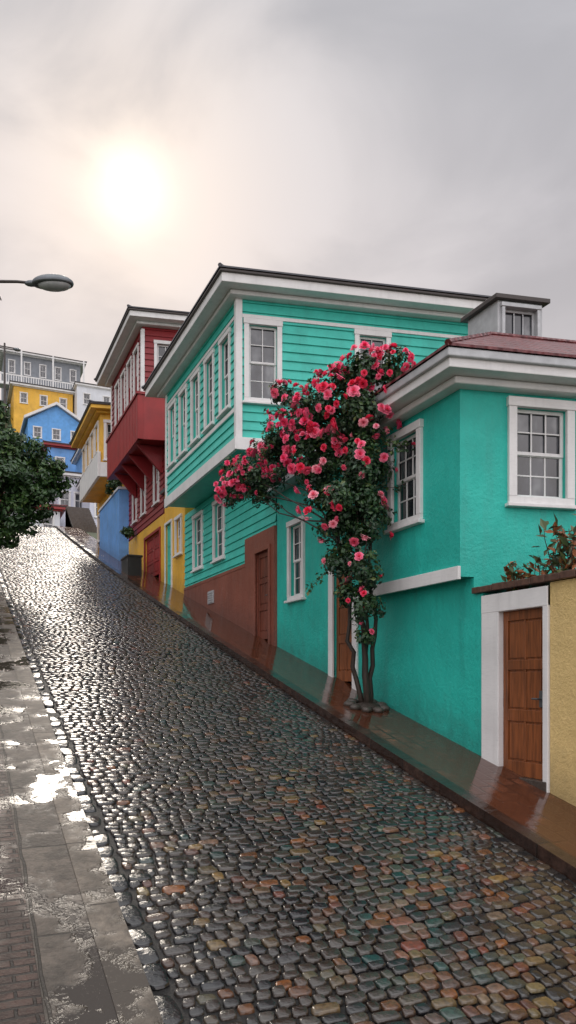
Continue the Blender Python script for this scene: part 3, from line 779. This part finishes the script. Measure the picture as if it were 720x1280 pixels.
pb=empty('planter_box',(5.75,26.6,g(26.6)+.1),'low black planter box standing on the wet pavement','planter')
mb=MB(); F=Face((5.45,26.1),(0,1),(-1,0)); gz=g(26.1)+.1
mb.box(F,0,1.1,-.5,-.46,gz,gz+.75); mb.box(F,0,1.1,-.04,0,gz,gz+.75); mb.box(F,0,.04,-.46,-.04,gz,gz+.75); mb.box(F,1.06,1.1,-.46,-.04,gz,gz+.75); mb.box(F,-.03,1.13,-.53,.03,gz+.68,gz+.755)
make('box',mb,M['black'],pb,bevel=.01)
mb=MB(); mb.box(F,.04,1.06,-.46,-.04,gz+.3,gz+.6); make('soil',mb,M['soil'],pb)

# ------------------------------------------------------------ far houses
EX=(1,0)
def far(name,label,x0,x1,y,z0,z1,mat,roof,dep=6,over=.4,rise=1.0,wins=3,wz=None,gable=None,fas='white'):
    h=House(name,label,((x0+x1)/2,y+dep/2,z0),group='houses on the hill')
    v=h.vol(rect(x0,y,y+dep,x1-x0,EX),z0-4,z1,mat)
    W=x1-x0
    if wz:
        for (q0,q1) in wz:
            for k in range(wins):
                c=W*(k+.5)/wins; h.window(v,'front',c-.45,c+.45,q0,q1,cas=.1,cols=2,rows=1)
    if gable:
        mb=MB(); q=offset(h.vols[v]['pts'],over); cx=(x0+x1)/2
        A0,A1=q[0],q[1]; B0,B1=q[3],q[2]
        for (sx0,sx1) in ((A0[0],cx),(A1[0],cx)):
            mb.hexa([(sx0,A0[1],z1-.15),(sx1,A0[1],gable-.0),(sx1,B0[1],gable),(sx0,B0[1],z1-.15),(sx0,A0[1],z1+.15),(sx1,A0[1],gable+.3),(sx1,B0[1],gable+.3),(sx0,B0[1],z1+.15)])
        h.trim('roof',mb,fas,.02)
        mb=MB(); mb.quad((x0,y-.01,z1-.05),(x1,y-.01,z1-.05),(cx,y-.01,gable)); make('gable',mb,M[mat],h.root,fixn=False)
    else:
        h.hip(h.vols[v]['pts'],over,z1+.25,rise,roof,fasmat=fas,fh=.25)
    h.finish(); return h,v
h,v=far('gray_house','gray hillside house with white balcony railing and dark roof',5.5,15.4,105,40,46.6,'gray','slate',wins=5,wz=[(44,45.8)],rise=1.3,over=.7)
mb=MB(); F=Face((3.5,103.4),(1,0),(0,-1)); mb.box(F,0,12.1,0,.1,42.0,42.15); mb.box(F,0,12.1,0,.1,43.1,43.25)
for k in range(40): mb.box(F,k*.31,k*.31+.1,.01,.09,42.15,43.1)
for k in range(4): mb.box(F,k*4,k*4+.2,-.02,.12,40,46.5)
mb.box(F,-.1,12.2,-1.6,.12,41.8,42.0)
make('balcony_railing',mb,M['white'],h.root)
far('yellow_house','yellow hillside house with pale trim and flat roof',5.9,12.6,92,33.5,37.6,'yellow','slate',wins=3,wz=[(35.6,36.9)],rise=.5)
far('white_house','white hillside house with small windows',12.8,17.4,90,33,38.0,'offwhite','slate',wins=2,wz=[(35.8,37.2)],rise=.4,over=.2)
far('light_blue_house','light blue gabled hillside house with white trim',6.5,12.1,80,26,29.9,'skyblue','slate',wins=3,wz=[(28.0,29.2)],gable=31.6)
far('blue_house','small blue hillside house with red eaves',7.6,12.0,72,20.5,24.9,'blue','roof',wins=2,wz=[(22.6,24)],rise=.9,fas='redwall')
far('white_house','small white hillside house with dark roof',7.3,9.6,62,14,19.6,'purple','slate',wins=2,wz=[(17.0,18.4)],rise=.5)
far('red_white_house','low white house with red painted roof edge near the crest',3.6,7.0,58,12.5,15.9,'offwhite','roof',wins=2,wz=[(14.2,15.4)],rise=.8,fas='redwall')
far('red_house','red hillside house with dark roof',3.0,7.2,70,18,22.5,'redwall','slate',wins=2,wz=[(20.4,21.8)],rise=.7)
far('white_house','white and violet house at the top of the street',9.2,12.4,58,12.5,18.6,'purple','slate',wins=2,wz=[(15.6,17.2)],rise=.4)
far('blue_house','tall blue house behind the top of the street',9.9,14,64,15,23.0,'blue','slate',wins=2,wz=[(19.6,21.4)],rise=.4)

st=empty('stone_steps',(6.8,47,g(46)),'narrow brown stone steps climbing at the top of the street','steps')
mb=MB()
for k in range(11): mb.prism([(6.2,45.2+k*.28),(7.6,45.2+k*.28),(7.6,48.6),(6.2,48.6)],11.6,g(45.2)+.1+.17*(k+1))
make('steps',mb,M['stone'],st)
up=empty('utility_pole',(4.7,88,g(88)),'thin grey utility pole with crossarm and small lamps','utility pole')
mb=MB(); mb.tube([(4.7,88,g(88)-.3),(4.7,88,40.6)],[.14,.10],8); make('pole',mb,M['dark'],up)
mb=MB(); mb.tube([(3.6,88,40.2),(6.0,88,40.2)],.07,6); make('crossarm',mb,M['dark'],up)
mb=MB(); mb.ellipsoid((6.0,88,40.1),(.4,.25,.2)); make('lamp_head',mb,M['greymetal'],up,smooth=True)
for (x,y_,r) in [(4.5,66,1.5),(5.5,76,1.4),(13,84,1.8),(3.4,84,1.6),(13.2,76,1.6),(3.5,98,1.6),(9.0,86,1.2),(2.0,62,1.4)]:
    shrub((x,y_,g(y_)+r*.6),r,'dark green shrub on the hillside between houses',.4,380,group='hillside shrubs')

# ------------------------------------------------------------ camera
cam=bpy.data.cameras.new('camera'); co=bpy.data.objects.new('camera',cam); col.objects.link(co)
co.location=(0,0,3.1); co.rotation_euler=(math.radians(90),0,-math.radians(24.03))
cam.sensor_fit='AUTO'; cam.sensor_width=36; cam.lens=25.99; cam.shift_y=.164; cam.clip_end=3000
scene.camera=co

# ------------------------------------------------------------ light
sd=Vector((.212,1.0,.666)).normalized()
elev=math.asin(sd.z); az=math.atan2(sd.x,sd.y)
sl_=bpy.data.lights.new('sun','SUN'); sl_.energy=1.1; sl_.angle=math.radians(14); sl_.color=(1,.90,.78)
so=bpy.data.objects.new('sun',sl_); col.objects.link(so); so.rotation_euler=sd.to_track_quat('Z','Y').to_euler(); so.location=(0,0,30)
w=bpy.data.worlds.new('World'); scene.world=w; w.use_nodes=True; nt=w.node_tree
try:
    w.cycles.sampling_method='MANUAL'; w.cycles.sample_map_resolution=512
except Exception: pass
for n in list(nt.nodes): nt.nodes.remove(n)
out=N(nt,'ShaderNodeOutputWorld')
sky=N(nt,'ShaderNodeTexSky',sky_type='NISHITA'); sky.sun_disc=False; sky.sun_elevation=elev; sky.sun_rotation=az
bg1=N(nt,'ShaderNodeBackground'); bg1.inputs['Strength'].default_value=.07; L(nt,sky.outputs[0],bg1.inputs[0])
tc=N(nt,'ShaderNodeTexCoord'); d=tc.outputs['Generated']
def dot(vec):
    n=N(nt,'ShaderNodeVectorMath',operation='DOT_PRODUCT'); L(nt,d,n.inputs[0]); n.inputs[1].default_value=vec; return n.outputs['Value']
def mth(op,a,b=None): return M2(nt,op,a,b)
mp=N(nt,'ShaderNodeMapping'); mp.inputs['Scale'].default_value=(1.2,1.2,2.2); mp.inputs['Location'].default_value=(.3,.1,.2); L(nt,d,mp.inputs[0])
nn=N(nt,'ShaderNodeTexNoise'); nn.inputs['Scale'].default_value=2.3; nn.inputs['Detail'].default_value=6; nn.inputs['Roughness'].default_value=.5; nn.inputs['Distortion'].default_value=.5
L(nt,mp.outputs[0],nn.inputs['Vector']); cl=nn.outputs['Fac']
z=dot((0,0,1)); sdv=dot(tuple(sd))
elevc=ramp(nt,mth('MAXIMUM',z,0),[(0,(.76,.695,.695)),(.30,(.71,.66,.665)),(.50,(.63,.605,.63)),(.67,(.595,.595,.635)),(.82,(1.0,1.0,1.04)),(1,(1.0,1.0,1.0))])
zen=mth('ADD',mth('MULTIPLY',maprange(nt,z,.70,.95,0,1,True),.55),1.0)
clf=maprange(nt,cl,.32,.68,.80,1.12,True)
clf=mth('MULTIPLY',clf,zen)
c1=N(nt,'ShaderNodeVectorMath',operation='SCALE'); L(nt,elevc,c1.inputs[0]); L(nt,clf,c1.inputs['Scale'])
sp=mth('MAXIMUM',sdv,0)
back=mth('MAXIMUM',dot((-.25,-.95,.2)),0)
bk=mth('ADD',mth('MULTIPLY',back,1.6),1.0)
c2=N(nt,'ShaderNodeVectorMath',operation='SCALE'); L(nt,c1.outputs[0],c2.inputs[0]); L(nt,bk,c2.inputs['Scale'])
clg=maprange(nt,cl,.34,.62,.35,1.2,True)
g1=mth('MULTIPLY',mth('POWER',sp,110),.22); g2=mth('MULTIPLY',mth('POWER',sp,14),.11)
gl=mth('MULTIPLY',mth('ADD',g1,g2),clg)
g0=mth('MULTIPLY',mth('POWER',sp,1500),.60)
cg=N(nt,'ShaderNodeVectorMath',operation='SCALE'); cg.inputs[0].default_value=(1.0,.66,.30); L(nt,gl,cg.inputs['Scale'])
cd=N(nt,'ShaderNodeVectorMath',operation='SCALE'); cd.inputs[0].default_value=(1.0,.88,.62); L(nt,g0,cd.inputs['Scale'])
a1=N(nt,'ShaderNodeVectorMath',operation='ADD'); L(nt,c2.outputs[0],a1.inputs[0]); L(nt,cg.outputs[0],a1.inputs[1])
a2=N(nt,'ShaderNodeVectorMath',operation='ADD'); L(nt,a1.outputs[0],a2.inputs[0]); L(nt,cd.outputs[0],a2.inputs[1])
bg2=N(nt,'ShaderNodeBackground'); bg2.inputs['Strength'].default_value=1.0; L(nt,a2.outputs[0],bg2.inputs[0])
mx=N(nt,'ShaderNodeMixShader'); mx.inputs[0].default_value=.95; L(nt,bg1.outputs[0],mx.inputs[1]); L(nt,bg2.outputs[0],mx.inputs[2]); L(nt,mx.outputs[0],out.inputs[0])
scene.view_settings.view_transform='Standard'; scene.view_settings.look='None'; scene.view_settings.exposure=0
